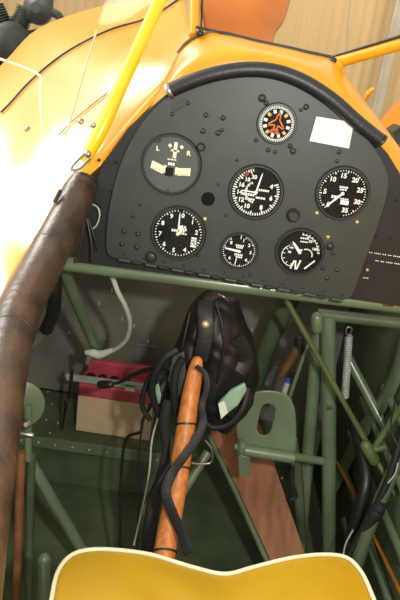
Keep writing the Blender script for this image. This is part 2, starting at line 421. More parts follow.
# ---- instruments
def gauge(name, label, px, py, rp, face=dialm, marks=None, bz=bezel, proud=.006, knob=None, needles=(), bw=.095):
    q = P(px, py, 0); s = S(P(px, py, -proud)); R = rp*s; q = P(px, py, -proud); cx, cz = q.x, q.z
    t = thing(name, label, 'gauge', (cx, 0, cz), 'round instruments in the panel')
    bm = bmesh.new(); w = R*bw
    lathe_y(bm, (cx, cz), [(R-w, -.0008), (R-w, -proud*.75), (R-w*.75, -proud), (R-w*.3, -proud), (R, -proud*.6), (R*1.03, -.0005), (R*1.03, .03), (R-w, .03)], 56)
    obj('bezel', bm, bz, t, angle=50)
    bm = bmesh.new(); disc(bm, (cx, cz), R-w*.8, -.0010, .001, 48); obj('dial_face', bm, face, t, smooth=False)
    yy = -.0014; Ri = R-w
    if marks:
        bm = bmesh.new(); marks(bm, cx, cz, Ri, yy); obj('dial_markings', bm, [whitem, redm, orangem, ylwm, tanm], t, smooth=False)
    for (ang, ln, wd, tail, m) in needles:
        d = Vector((math.sin(ang), 0, math.cos(ang))); sd = Vector((math.cos(ang), 0, -math.sin(ang))); c0 = Vector((cx, yy-.0012, cz))
        bm = bmesh.new(); plate(bm, [c0-d*Ri*tail+sd*wd*Ri*.8, c0+sd*wd*Ri, c0+d*Ri*ln*.82+sd*wd*Ri*.7, c0+d*Ri*ln, c0+d*Ri*ln*.82-sd*wd*Ri*.7, c0-sd*wd*Ri, c0-d*Ri*tail-sd*wd*Ri*.8], Vector((0, .0004, 0)))
        n_ = obj('needle', bm, m, t, smooth=False)
    if needles:
        bm = bmesh.new(); disc(bm, (cx, cz), Ri*.07, -.0036, -.001, 16); obj('needle_hub', bm, needles[0][4], t)
    bm = bmesh.new(); lathe_y(bm, (cx, cz), [(.0002, -proud*.78), (Ri*.5, -proud*.77), (Ri, -proud*.72)], 40); obj('cover_glass', bm, glassm, t, smooth=False)
    return t
D = math.radians
def ticks(bm, cx, cz, R, y, a0, a1, n, big=5, w=.03, ls=.09, lb=.15, ro=.95, mi=0):
    for k in range(n+1):
        a = D(a0+(a1-a0)*k/n); l_ = (lb if big and k % big == 0 else ls)*R; r = R*ro-l_/2
        quad(bm, (cx+math.sin(a)*r, cz+math.cos(a)*r), 1.35*w*R*(1.25 if big and k % big == 0 else 1), l_, y, a, mi)
def nums(bm, cx, cz, R, y, items, size, rr, mi=0):
    for s_, a in items:
        M = Matrix.Translation((cx+math.sin(D(a))*R*rr, y, cz+math.cos(D(a))*R*rr)) @ XZ
        text_to(bm, s_, size*R, M, mi=mi)
def arc(bm, cx, cz, R, y, a0, a1, w, n=20, mi=0):
    for k in range(n):
        a = D(a0+(a1-a0)*(k+.5)/n); quad(bm, (cx+math.sin(a)*R, cz+math.cos(a)*R), R*abs(D(a1-a0))/n*1.08, w, y, a, mi)
def smallwords(bm, cx, cz, R, y, rows):
    for (dx, dz, w, h) in rows:
        n = max(3, int(w/.09))
        for j in range(n): quad(bm, (cx+R*(dx+w*((j+.5)/n-.5)), cz+R*dz), R*w/n*.75, R*h, y, 0)
# airspeed
def m_asi(bm, cx, cz, R, y):
    ticks(bm, cx, cz, R, y, 62, 345, 46, 5, .032, .11, .18)
    nums(bm, cx, cz, R, y, [('4', 62), ('6', 104), ('8', 152), ('10', 205), ('12', 236), ('14', 263), ('16', 290)], .25, .66)
    nums(bm, cx, cz, R, y, [('18', 318), ('20', 345)], .22, .62)
    ticks(bm, cx, cz, R, y, 190, 330, 18, 3, .025, .07, .1, .46)
    quad(bm, (cx-R*.5, cz+R*.66), R*.2, R*.14, y, D(-40), 1)
    smallwords(bm, cx, cz, R, y, [(-.28, -.12, .5, .1), (-.2, -.3, .4, .09), (.22, -.2, .4, .08), (.3, .12, .45, .08)])
gauge('airspeed_indicator', 'large round airspeed gauge with dense white ticks, at the panel centre', 256, 193, 27.5, marks=m_asi, needles=[(D(10), .85, .035, .1, whitem), (D(-88), .62, .03, .05, whitem)])
def m_boost(bm, cx, cz, R, y):
    ticks(bm, cx, cz, R, y, 230, 525, 44, 5, .025, .05, .11)
    nums(bm, cx, cz, R, y, [('0', 222), ('5', 268), ('10', 315), ('15', 352), ('20', 34), ('25', 72), ('30', 112), ('35', 160)], .27, .72)
    smallwords(bm, cx, cz, R, y, [(0, .25, .36, .08), (0, .15, .3, .06), (-.28, -.18, .3, .12), (.12, -.22, .36, .06)])
    quad(bm, (cx+R*.16, cz-R*.36), R*.34, R*.18, y, D(90-90), 0)
gauge('engine_speed_indicator', 'round gauge numbered five to thirty-five, needle resting at lower left, on the panel right', 343, 194, 27, marks=m_boost, needles=[(D(222), .95, .045, .05, whitem)])
def m_alt(bm, cx, cz, R, y):
    ticks(bm, cx, cz, R, y, 0, 360, 50, 5, .026, .06, .1)
    nums(bm, cx, cz, R, y, [(str(k), 8+36*k) for k in range(10)], .25, .74)
    smallwords(bm, cx, cz, R, y, [(.12, .28, .34, .1), (-.02, .1, .55, .1), (.18, .18, .3, .1), (.2, .0, .3, .06)])
    for k in range(4): quad(bm, (cx+R*.66, cz-R*(.12+.11*k)), R*.22, R*.08, y, 0)
gauge('altimeter', 'round altimeter numbered zero to nine with stubby white hands, lower left of the panel', 178, 234, 27.5, marks=m_alt, needles=[(D(-2), .9, .035, .1, whitem), (D(20), .4, .07, .1, whitem)])
def m_small(bm, cx, cz, R, y):
    ticks(bm, cx, cz, R, y, 20, 320, 40, 5, .03, .07, .13)
    nums(bm, cx, cz, R, y, [('1', 15), ('2', 52), ('3', 90), ('4', 135), ('6', 225), ('8', 310)], .27, .68)
    quad(bm, (cx-R*.1, cz-R*.65), R*.05, R*.4, y, D(5))
    quad(bm, (cx, cz+R*.85), R*.05, R*.25, y, D(5))
    smallwords(bm, cx, cz, R, y, [(0, .34, .5, .1), (0, .22, .4, .1), (0, -.22, .5, .12), (.05, -.36, .4, .1)])
gauge('vertical_speed_indicator', 'small round black dial with white needle pointing left, bottom centre of the panel', 239, 252, 19, marks=m_small, needles=[(D(-84), .9, .07, .1, whitem)])
def m_dual(bm, cx, cz, R, y):
    arc(bm, cx, cz, R*.82, y, 0, 85, R*.035); ticks(bm, cx, cz, R, y, 0, 85, 8, 2, .03, .08, .12, .9)
    smallwords(bm, cx, cz, R, y, [(.1, .66, .4, .07), (.1, .5, .36, .06), (.25, .7, .12, .1)])
    for k in range(16):
        a = D(180+(k*11)); px_, pz_ = cx-R*.28+math.sin(a)*R*.5, cz-R*.2+math.cos(a)*R*.5
        quad(bm, (px_, pz_), R*.1, R*.035, y, a)
        if k % 3 == 0: quad(bm, (cx-R*.28+math.sin(a)*R*.42, cz-R*.2+math.cos(a)*R*.42), R*.03, R*.12, y, a)
    for k in range(8):
        a = D(-20+k*16); quad(bm, (cx+R*.3+math.sin(a)*R*.28, cz-R*.1+math.cos(a)*R*.28), R*.09, R*.05, y, a)
    smallwords(bm, cx, cz, R, y, [(.05, .1, .1, .1), (-.45, -.05, .14, .1), (-.4, .15, .2, .06), (.1, -.4, .1, .06)])
    nums(bm, cx, cz, R, y, [('100', 70), ('50', 35)], .17, .68)
    quad(bm, (cx+R*.55, cz-R*.52), R*.07, R*.6, y, D(42))
    for k, (dx, a) in enumerate(((-.22, 15), (-.08, -8), (.05, 15))): quad(bm, (cx+R*dx, cz-R*.62), R*.07, R*.42, y, D(a))
gauge('dual_pressure_gauge', 'round twin-scale gauge with two curved white scales, lower right of the panel', 300, 253, 24.5, marks=m_dual, needles=[(D(-42), .62, .07, .05, whitem)])
def m_turn(bm, cx, cz, R, y):
    for sx, a in ((-1, 9), (1, -1)):
        for k in range(6):
            xx = sx*(.14+.075+k*.09); zz = -.22+.035*abs(k-1)*.9*(1 if sx < 0 else .35)
            quad(bm, (cx+R*xx, cz+R*zz), R*.1, R*.27, y, D(a*.9), 4)
        quad(bm, (cx+sx*R*.42, cz-R*(.1 if sx < 0 else .18)-R*.14), R*.5, R*.02, y-.0001, D(a+90-90), 2)
    quad(bm, (cx+R*.08, cz+R*.52), R*.12, R*.56, y, D(0), 4); quad(bm, (cx+R*.08, cz+R*.5), R*.3, R*.06, y, 0, 4)
    nums(bm, cx, cz, R, y, [('L', -48), ('R', 50)], .22, .74, 4)
    for dx in (-.12, .3): quad(bm, (cx+R*dx, cz+R*.66), R*.11, R*.1, y, D(45), 4)
    smallwords(bm, cx, cz, R, y, [(0, .18, .35, .04), (.0, .02, .26, .1)])
t = gauge('turn_and_slip_indicator', 'grey-faced turn and slip gauge with two cream blocks, upper left of the panel', 171, 165, 30, face=dialg, marks=m_turn, bw=.07)
q = t.location; s = .0015
bm = bmesh.new(); box(bm, (q[0]-.002, -.0022, q[2]-.011), .012, .001, .013); obj('slip_ball_cover', bm, dialm, t, bevel=.001)
def m_card(bm, cx, cz, R, y):
    ticks(bm, cx, cz, R, y, 0, 354, 59, 0, .038, .16, .16, .98)
    for k in range(12):
        a = D(k*30+12); quad(bm, (cx+math.sin(a)*R*.66, cz+math.cos(a)*R*.66), R*.16, R*.2, y, a, 3 if k in (1, 4, 7, 10) else 0)
    # aircraft outline in orange
    pts = [(0, .62), (.09, .4), (.1, .22), (.42, -.1), (.42, -.2), (.1, -.08), (.08, -.3), (.24, -.46), (.24, -.54), (0, -.46)]
    pts = pts + [(-a, b) for a, b in pts[::-1]][1:]
    a0 = D(8); cs, sn = math.cos(a0), math.sin(a0)
    pp = [(cx+R*(a*cs+b*sn), cz+R*(-a*sn+b*cs)) for a, b in pts]
    for i in range(len(pp)):
        a, b = pp[i], pp[(i+1) % len(pp)]; dx, dz = b[0]-a[0], b[1]-a[1]; ln = math.hypot(dx, dz)
        if ln > 1e-6: quad(bm, ((a[0]+b[0])/2, (a[1]+b[1])/2), R*.07, ln+R*.04, y, math.atan2(dx, dz), 2)
    for k in range(3): quad(bm, (cx, cz-R*(.3+.08*k)), R*.3, R*.05, y, a0, 2)
gauge('direction_indicator', 'small compass dial with orange aircraft outline and radial ticks, top of the panel', 277, 124, 20, face=dialm, marks=m_card, bw=.1)
# taped card
pc = thing('paper_placard', 'blank white paper card taped to the upper right of the instrument panel', 'card', P(331, 132, 0))
bm = bmesh.new(); plate(bm, ppoly([(316.5, 116.5), (354, 122.5), (349, 148.5), (309.5, 141)], -.0012), Vector((0, .001, 0))); obj('card', bm, paper, pc, smooth=False)
bm = bmesh.new(); words(bm, .6, 1, 319, 123.5, .16, .8, -.0013, 6); obj('faint_print', bm, greyt, pc, smooth=False)

# glareshield roll
gs = thing('glareshield_padding', 'black padded roll curving over the top edge of the instrument panel', 'padding', P(262, 70, 0))
tt('padded_roll', [(171, 90, -.002), (190, 82, -.004), (215, 74, -.006), (245, 69.5, -.006), (275, 71.5, -.006), (304, 82, -.006), (332, 100, -.006), (357, 122, -.004), (380, 140, -.002)], [.0105]*8+[.0098], rubber, gs, seg=20, round_end=False)
a_, b_ = P(167, 92, -.001), P(174, 88.5, -.002); bm = bmesh.new(); d = (b_-a_); lathe_axis(bm, a_, d, [(.006, 0), (.011, .001), (.0118, .004), (.0115, .007), (.0105, .008)], 20); obj('end_cap', bm, steel, gs)
a_, b_ = P(380, 140, -.002), P(384, 144, -.001); bm = bmesh.new(); lathe_axis(bm, a_, b_-a_, [(.0104, 0), (.011, .001), (.011, .004), (.007, .006)], 20); obj('end_cap', bm, rubber, gs)

# ================================================================== COCKPIT SHELL
bm = bmesh.new(); box(bm, (-.03, .62, .42), .88, .012, 1.02); struct(obj('wall_front', bm, greymetal))
wf = bpy.data.objects['wall_front']
FY = .614
bm = bmesh.new(); box(bm, (-.03, .606, (P(50, 389, .612).z-.03)/2), 0.88, .006, P(50, 389, .612).z+.03); struct(obj('wall_front', bm, dgreen))
# stiffener bead on the firewall
for a, b, c_, d_ in ((50, 331, 160, 348), (236, 362, 300, 372)):
    obj('swage_line', T([P(a, b, FY-.001), P(c_, d_, FY-.001)], .0022), greymetal, wf)
def sidewall(name, x, th):
    bm = bmesh.new(); ys = [-1.3, -.8, -.5, -.3, -.1, .05, .3, .62]
    a = []
    for y in ys:
        top = (.66 if x < 0 else .92) if y > .0 else .56
        a.append((y, top))
    vs = []
    for y, tp in a:
        vs.append([bm.verts.new((x, y, 0)), bm.verts.new((x, y, tp*.5)), bm.verts.new((x, y, tp))])
    for p, q in zip(vs, vs[1:]):
        for k in range(2): bm.faces.new((p[k], q[k], q[k+1], p[k+1]))
    o = obj(name, bm, dgreen, solid=th); return struct(o)
sidewall('wall_left', -.47, .006); sidewall('wall_right', .404, .006)
bm = bmesh.new(); box(bm, (0, -.35, -.006), 1.1, 2.0, .012); struct(obj('floor', bm, dgreen))
# shelf (bulkhead step) on the left, green with rivets
SZ = P(50, 389, .612).z
e0 = PZ(30, 436, SZ); e1 = PZ(150, 452, SZ)
SY = (e0.y+e1.y)/2
sh = thing('bulkhead_shelf', 'green riveted shelf carrying the pink and cream box, left side', 'shelf', (-.15, SY, 0))
XR = P(172, 450, SY).x; XL = -.466; XM = (XL+XR)/2; XW = XR-XL
bm = bmesh.new(); box(bm, (XM, (SY+.612)/2, SZ-.003), XW, .612-SY, .006); obj('shelf_top', bm, dgreen, sh, bevel=.001)
bm = bmesh.new(); box(bm, (XM, SY, SZ-.015), XW, .004, .030); obj('front_lip', bm, green, sh, bevel=.001)
bm = bmesh.new(); box(bm, (XM, SY+.03, (SZ-.03)/2), XW, .006, SZ-.03); obj('front_skin', bm, dgreen, sh)
for k in range(int((XW-.04)/.043)+1):
    q = Vector((XL+.03+.043*k, SY-.002, SZ-.016)); screw_at(q, .003, alu, sh, name='rivet')
for k, (a, b) in enumerate(((48, 392), (46, 420), (52, 404), (58, 423), (50, 433))):
    q = PZ(a, b, SZ); screw_at(q, .0028, alu, sh, (0, 0, 1), name='rivet')
for a, b in ((99, 303), (122, 319), (134, 326), (69, 333), (148, 341), (112, 290), (264, 350), (258, 362), (261, 376), (267, 384), (252, 330)):
    q = P(a, b, FY-.001); bm = bmesh.new(); box(bm, q, .004, .003, .011); obj('fastener_tab', bm, alu, wf, bevel=.0008)

# welded steel-tube frame
fr = thing('steel_tubing', 'green welded steel-tube fuselage frame crossing below and behind the instrument panel', 'frame', P(328, 560, .2))
tt('cross_tube', [(30, 259, .035), (240, 286, .035), (440, 311, .035)], .0125, green, fr, seg=20)
tt('tube', [(328, 316, .14), (329, 440, .14), (329, 590, .14)], .0145, green, fr, seg=20)
tt('tube', [(319, 322, .17), (309, 440, .17), (297, 590, .17)], .0130, green, fr, seg=18)
tt('tube', [(318, 314, .15), (406, 324, .12)], .0110, dgreen, fr)
tt('tube', [(317, 318, .12), (317, 328, .12)], .0115, green, fr, round_end=True)
tt('tube', [(60, 262, .10), (80, 310, .2), (98, 352, .29)], .0115, green, fr)
tt('tube', [(30, 462, .05), (82, 550, .05), (110, 600, .05)], .0115, green, fr)
tt('tube', [(284, 296, .08), (330, 378, .07), (372, 452, .05), (405, 512, -.02)], .0052, olive, fr)
tt('tube', [(345, 352, .22), (385, 428, .14), (404, 466, .06)], .010, green, fr)
tt('tube', [(292, 295, .34), (268, 345, .36), (252, 392, .40)], .021, dgreen, fr)
obj('former', T([PX(a, b, .388) for a, b in ((412, 300), (408, 330), (392, 385), (360, 436), (332, 490))], .024, flat=(.35, Vector((1, 0, 0)))), green, fr)


tt('tube', [(412, 396, .03), (398, 412, .05), (372, 452, .05)], .0065, olive, fr)
tt('tube', [(401, 455, .0), (372, 520, -.03), (345, 600, -.06)], .012, dgreen, fr)
tt('tube', [(364, 452, .045), (385, 447, .05)], .0065, olive, fr)
tt('gusset', [(292, 440, .10), (298, 480, .12), (302, 540, .14)], .0105, dgreen, fr)
tt('tube', [(140, 560, .0), (178, 500, .05), (208, 452, .10)], .0090, green, fr)
tt('tube', [(32, 452, .04), (30, 500, .03), (29, 620, -.02)], .0085, dgreen, fr)
tt('tube', [(44, 560, -.18), (44, 620, -.2)], .011, green, fr, round_end=True)
tt('clamp_band', [(326, 403, .139), (331, 403.2, .139)], .0158, olive, fr)
for a in (387,):
    x = P(a, 300, .035); tt('tape_band', [(a-5, 300, .0345), (a+5, 301.2, .0345)], .0138, tanleather, fr, seg=20)
tt('collar', [(366, 446, .046), (374, 460, .042)], .011, olive, fr, round_end=True)

for pts in (((362, 400), (404, 490)), ((350, 432), (404, 560)), ((345, 470), (392, 610)), ((344, 520), (366, 600)), ((384, 388), (408, 432))):
    obj('stringer', T([PX(a, b, .39) for a, b in pts], .009, flat=(.8, Vector((1, 0, 0)))), green, fr)
# left: lever disc & bolt
lv = thing('throttle_quadrant', 'green rounded lever plate on a chrome pivot bolt at left wall', 'lever', P(26, 430, -.02))
c = P(19, 404, .02); s = S(c)
bm = bmesh.new(); lathe_axis(bm, c, (.35, -1, .2), [(24*s, 0), (25*s, .002), (25*s, .006), (23*s, .008)], 36); o = obj('lever_plate', bm, green, lv)
tt('lever_arm', [(28, 405, -.01), (28, 460, -.02)], .007, green, lv)
bm = bmesh.new(); q = P(27, 424, -.04); lathe_axis(bm, q, (.1, -1, .5), [(.004, -.012), (.008, -.010), (.008, -.004), (.0055, -.002), (.0085, .0), (.0085, .006), (.004, .010)], 14); obj('pivot_bolt', bm, steel, lv)
q = P(26, 434, -.035); bm = bmesh.new(); lathe_axis(bm, q, (1, 0, -.1), [(.004, -.014), (.0045, -.01), (.0045, .012), (.003, .014)], 12); obj('cross_pin', bm, steel, lv)
o = tt('trim_rod', [(21, 452, -.25), (-8, 1300, -.35)], .0062, brod, None, seg=12); o.name = 'control_rod'
tag(o, 'brown upright rod beside the padded cockpit edge, lower left', 'rod')
g = [[P(405, 170, .035)+Vector((.004, 0, -.005)), P(428, 200, .05)+Vector((.02, 0, -.02)), Vector((.41, .05, .80)), Vector((.425, .05, .3)), Vector((.42, .05, -.02))]]
for y_, zz in ((-.15, .97), (-.4, .88), (-.7, .86), (-1.1, .86)):
    g.append([Vector((.37, y_, zz)), Vector((.40, y_, zz-.02)), Vector((.42, y_, zz-.14)), Vector((.425, y_, .3)), Vector((.42, y_, -.02))])
o = obj('fuselage_skin', loft([[Vector((q.x, .62, q.z)) for q in g[0]]]+g, 4, 4), yellow, solid=.003)
tag(o, 'yellow outer fuselage side skin right of the instrument panel', 'fuselage skin')
# ================================================================== COAMING ROLL
cr = thing('cockpit_coaming', 'thick brown leather padded roll along the left cockpit edge', 'padding', P(20, 320, -.28))
rp = [(84, 181, .0), (78, 194, -.015), (62, 228, -.07), (40, 270, -.15), (15, 320, -.27), (-2, 390, -.40), (-15, 470, -.50), (-27, 540, -.56), (-40, 640, -.62)]
rr = [.021, .0255, .027, .028, .027, .027, .0265, .027, .027]
tt('leather_roll', rp, rr, brown, cr, seg=28)
q0, q1 = P(84, 181, .0), P(88, 172, .01)
bm = bmesh.new(); lathe_axis(bm, q0, q1-q0, [(.021, -.001), (.020, .004), (.014, .008), (.004, .010)], 24); obj('rolled_end', bm, rubber, cr)
# stitched seam ridge
ctrl = [P(*p) for p in rp]; sp = smoothpath(ctrl, 8)
tt('lacing_eyelet', [(55, 201, -.06), (60, 191, -.05)], .003, rubber, cr, round_end=True)
for i in (20, 34):
    p = sp[i]; t = (sp[i+1]-sp[i-1]).normalized(); bm = bmesh.new(); f = i/(len(sp)-1)*(len(rr)-1); r_ = rr[int(f)]
    lathe_axis(bm, p-t*.003, t, [(r_*.98, 0), (r_+.0010, .002), (r_+.0010, .004), (r_*.98, .006)], 28); obj('wrap_seam', bm, brown, cr)

# wires under the roll end
wr = thing('wire_loop', 'thin pale wire loop with black leads hanging by the coaming end', 'wire', P(92, 220, .01))
tt('pale_wire', [(92, 204, .005), (98, 208, .0), (99.5, 216, -.002), (96, 226, .0), (88, 231, .004)], .0013, alu, wr)
tt('black_lead', [(86, 214, .0), (82, 235, -.004), (78, 262, -.005)], .0022, rubber, wr)
tt('black_lead', [(86, 216, .002), (91, 240, -.004), (92, 262, -.005)], .0022, rubber, wr)
tt('black_lead', [(88, 218, .002), (94, 236, .0), (98, 250, .002)], .0018, rubber, wr)
# black flexible duct at left
dk = thing('flexible_duct', 'black curved rubber duct with a grey clamp below the left coaming', 'hose', P(45, 320, .1))
tt('duct', [(54, 268, .08), (55, 292, .09), (53, 312, .11), (46, 330, .13)], .0125, rubber, dk, seg=18)
tt('duct_clamp', [(47, 328, .13), (38, 338, .15), (30, 345, .16)], .0115, greymetal, dk)
# ================================================================== BOX ON SHELF
bxa, bxb = PZ(75, 431, SZ), PZ(150, 441, SZ); by = (bxa.y+bxb.y)/2
x0 = P(76, 420, by).x; x1 = P(152, 420, by).x; ztop = P(100, 398, by).z; zt2 = P(100, 380, by).z
bd = .09
bt = thing('storage_box', 'cream box with a pink plastic top standing on the green shelf', 'box', ((x0+x1)/2, by+bd/2, SZ))
bm = bmesh.new(); box(bm, ((x0+x1)/2, by+bd/2, (SZ+ztop)/2), x1-x0, bd, ztop-SZ); obj('cream_body', bm, cardm, bt, bevel=.003)
zp = P(100, 390, by).z
bm = bmesh.new(); box(bm, ((x0+x1)/2, by+bd/2, (ztop+zp)/2+.004), (x1-x0)*1.01, bd*1.02, (zp-ztop)+.014); obj('pink_lid', bm, pinkm, bt, bevel=.005)
bm = bmesh.new(); box(bm, ((x0+x1)/2-.004, by+bd-.012, (P(110, 360, by+bd).z+zp)/2), (x1-x0)*.90, .022, max(.01, P(110, 360, by+bd).z-zp+.004)); obj('pink_back_block', bm, pinkm, bt, bevel=.004)
for k in range(4):
    bm = bmesh.new(); q = Vector((x0+.022+k*.030, by+bd*.45, zp+.006)); lathe_axis(bm, q, (0, -.2, 1), [(.0115, 0), (.0125, .004), (.0125, .010), (.008, .014)], 18); obj('black_cap', bm, rubber, bt)
# aluminium rail across the box
ra, rb = P(66, 377, by-.02), P(160, 389, by-.02)
rl = thing('metal_rail', 'bright aluminium angle rail running across the front of the pink box', 'rail', ra)
d = (rb-ra).normalized(); u = Vector((0, 0, 1)); u = (u-d*u.dot(d)).normalized(); n_ = d.cross(u)
bm = bmesh.new()
for w, h0, h1, dep in ((0, -.009, .009, .004), ):
    plate(bm, [ra+u*h0, rb+u*h0, rb+u*h1, ra+u*h1], Vector((0, .003, 0)))
obj('rail_web', bm, alu, rl, bevel=.0006)
bm = bmesh.new(); plate(bm, [ra+u*.006, rb+u*.006, rb+u*.009, ra+u*.009], Vector((0, -.010, 0))); obj('rail_flange', bm, alu, rl, bevel=.0006)
for k in range(3): screw_at(ra.lerp(rb, .06+.3*k)+Vector((0, -.001, 0)), .004, steel, rl, name='bolt')
bm = bmesh.new(); q = P(130, 389, by-.028); box(bm, q, .024, .004, .010); obj('paper_tag', bm, paper, rl)
# dark pen-like rod hanging at left of the box
pn = thing('hanging_strap', 'thin black strap hanging from the rail left of the box', 'strap', P(62, 429, by-.03))
tt('strap_body', [(72, 370, by-.03), (70, 392, by-.035), (65, 412, by-.035), (62, 430, by-.035)], [.004, .0045, .0035, .0022], rubber, pn)
tt('strap_buckle', [(67, 400, by-.042), (66, 405, by-.042)], .0055, bezel, pn, round_end=True)

# ================================================================== WHITE HOSE
hs = thing('white_hose', 'white flexible hose with grey end plug curving down to the pink box', 'hose', P(113, 280, .1))
tt('hose', [(112, 276, .08), (118, 292, .10), (126, 308, .13), (130, 324, .17), (126, 340, .21), (114, 350, .24), (103, 353, .25)], .0046, hosem, hs)
tt('hose_sleeve', [(112, 350.5, .243), (100, 354.5, .25), (92, 353, .252), (87, 352.5, .252)], [.0055, .009, .009, .006], hosem, hs, round_end=True)
tt('grey_plug', [(90, 355, .250), (87, 363, .252)], [.0065, .005], greymetal, hs, round_end=True)

# ================================================================== STICK
st = thing('wooden_stick', 'turned orange-brown wooden stick held upright by black cable ties', 'stick', P(160, 600, -.30))
sp_ = [(197, 362, -.045), (195, 372, -.05), (190, 400, -.075), (184, 440, -.11), (176, 490, -.16), (165, 550, -.225), (156, 600, -.28)]
tt('stick_shaft', sp_, [.0095, .0125, .0145, .0155, .016, .0165, .0165], woodm, st, seg=24, round_end=True)
def tie(a, b, c_, d_, y):
    pts = [P(*q) for q in sp_]
    best = min(range(200), key=lambda k: (lambda v: abs(proj(v)[1]-(b+d_)/2))(spl(pts, k/200*(len(pts)-1))))
    p = spl(pts, best/200*(len(pts)-1)); t = (spl(pts, best/200*(len(pts)-1)+.02)-p).normalized(); t = (t+Vector((.12, 0, .12))).normalized()
    rr_ = [.0095, .0125, .0145, .0155, .016, .0165, .0165]; f = best/200*(len(pts)-1); r_ = rr_[int(f)]+(rr_[min(int(f)+1, 6)]-rr_[int(f)])*(f-int(f))
    bm = bmesh.new(); lathe_axis(bm, p-t*.0018, t, [(r_*.9, 0), (r_+.0014, .0004), (r_+.0014, .0032), (r_*.9, .0036)], 24); obj('cable_tie', bm, rubber, st)
def proj(v):
    w = v-CAM; z = w.dot(FWD); return (200+FPX*w.dot(RT)/z, 300-FPX*w.dot(UP)/z)
for b in (425, 469, 552): tie(0, b, 0, b, 0)

# ================================================================== HELMET + HEADSET
hm = thing('flying_helmet', 'black leather flying helmet with ear cups and straps hung over the wooden stick', 'helmet', P(210, 420, .02))
rows = [(296, 201, 222, .03), (302, 194, 236, .045), (312, 188, 242, .056), (326, 183, 248, .066), (340, 177, 253, .07), (356, 171, 257, .072), (372, 166, 259, .07), (388, 166, 257, .065), (402, 172, 252, .055), (414, 190, 245, .045), (424, 205, 236, .03)]
bm = bmesh.new(); rings = []; NS = 72
hr = []
for i, (py, xa, xb, dp) in enumerate(rows): hr.append(Vector((xa, xb, dp)))
NR = 60
def hvert(f, k):
    r = spl(hr, f); py = spl([Vector((q[0], 0, 0)) for q in rows], f).x
    cx_ = (r.x+r.y)/2; hw = (r.y-r.x)/2; yc = .045
    c0 = P(cx_, py, yc); hwm = hw*S(c0); a = 2*PI*k/NS
    # wrinkles
    wob = 1+.045*math.sin(3*a+f*1.3)+.03*math.sin(7*a+f*2.1+math.sin(f*1.7)*2)+.018*math.sin(13*a-f*3)
    # crease: a fold down the middle front
    x = math.cos(a)*hwm; y = -math.sin(a)*r.z*wob
    if math.sin(a) > 0: y += .018*math.exp(-((x+hwm*.35)/(hwm*.18))**2)*min(1, f/3)
    dx = RT*(x*(1+(wob-1)*.3)); p = c0+dx+Vector((0, y, 0)); p.z += .004*math.sin(a*3+f*2)
    return p
for i in range(NR+1):
    f = i/NR*(len(rows)-1)
    rings.append([bm.verts.new(hvert(f, k)) for k in range(NS)])
for a, b in zip(rings, rings[1:]):
    for k in range(NS): bm.faces.new((a[k], a[(k+1) % NS], b[(k+1) % NS], b[k]))
bm.faces.new(rings[0][::-1]); bm.faces.new(rings[-1])
obj('leather_shell', bm, leather, hm, angle=180)
# crown strap with snap
def ribbon(name, pts, w, m, par, n=6, fl=.18, nrm=Vector((0, -1, .2))): return obj(name, T([P(*p) for p in pts], w, n=n, flat=(fl, nrm)), m, par)
def hf(a_px, py, off=.004):                 # a point on the helmet's front surface under this photo pixel (found by its section)
    f = 0
    for i in range(len(rows)-1):
        if rows[i][0] <= py <= rows[i+1][0]: f = i+(py-rows[i][0])/(rows[i+1][0]-rows[i][0])
    r = spl(hr, f); t = max(-.98, min(.98, (a_px-(r.x+r.y)/2)/((r.y-r.x)/2)))
    return (a_px, py, .045-r.z*math.sqrt(1-t*t)*1.0-off)
ribbon('crown_strap', [hf(206, 301, .002), hf(205, 312), hf(206, 326), hf(204, 345), hf(200, 360)], .0125, leather, hm)
q = P(*hf(205.5, 324.5, .008)); screw_at(q, .0070, brass, hm, (0, -1, .2), name='snap_button')
ribbon('seam_ridge', [hf(216, 303, .001), hf(222, 325, .001), hf(224, 350, .001), hf(218, 378, .001), hf(212, 400, .001)], .0022, leather, hm, fl=1)
ribbon('seam_ridge', [hf(190, 312, .001), hf(184, 340, .001), hf(178, 365, .001)], .0022, leather, hm, fl=1)
ribbon('side_flap', [hf(236, 338, .002), hf(243, 350, .003), hf(245, 362, .002), hf(238, 372, .0)], .014, leather, hm, fl=.25)
# face opening flap, grey-green lining
bm = bmesh.new(); plate(bm, [P(*p) for p in ((172, 357, -.038), (184, 352, -.042), (186, 372, -.046), (181, 396, -.048), (172, 404, -.044), (168, 380, -.04))], Vector((0, .006, 0)))
obj('lining_flap', bm, mat('grey_lining', (62, 72, 68), .6, var=.1), hm, bevel=.002)
# ear cups
def cup(par, cpx, cpy, y, ax, r, m1, m2):
    c0 = P(cpx, cpy, y); ax = Vector(ax).normalized()
    bm = bmesh.new(); lathe_axis(bm, c0, ax, [(r*.5, -.018), (r*.85, -.015), (r, -.008), (r, .002), (r*.9, .006), (r*.6, .008)], 26)
    e = obj('ear_cup', bm, m1, par)
    bm = bmesh.new(); lathe_axis(bm, c0+ax*.006, ax, [(r*.6, 0), (r*1.02, .001), (r*1.08, .007), (r*.95, .013), (r*.6, .012)], 26)
    return obj('ear_cushion', bm, m2, e)
cup(hm, 161, 388, .0, (1, -.55, .1), .024, leather, strapm)
bm = bmesh.new(); plate(bm, [P(*p) for p in ((154.5, 386, -.03), (158.5, 384, -.032), (161, 396, -.032), (160, 404, -.03), (155, 404, -.028))], Vector((0, .006, 0))); obj('green_insert', bm, cupm, hm, bevel=.002)
cup(hm, 236, 398, -.005, (-.4, -.9, .2), .030, leather, leather)
bm = bmesh.new(); plate(bm, [P(*p) for p in ((218, 404, -.047), (231, 391, -.050), (245, 384, -.046), (247, 391, -.046), (238, 406, -.050), (221, 419, -.050))], Vector((0, .010, 0))); obj('green_insert', bm, cupm, hm, bevel=.003)
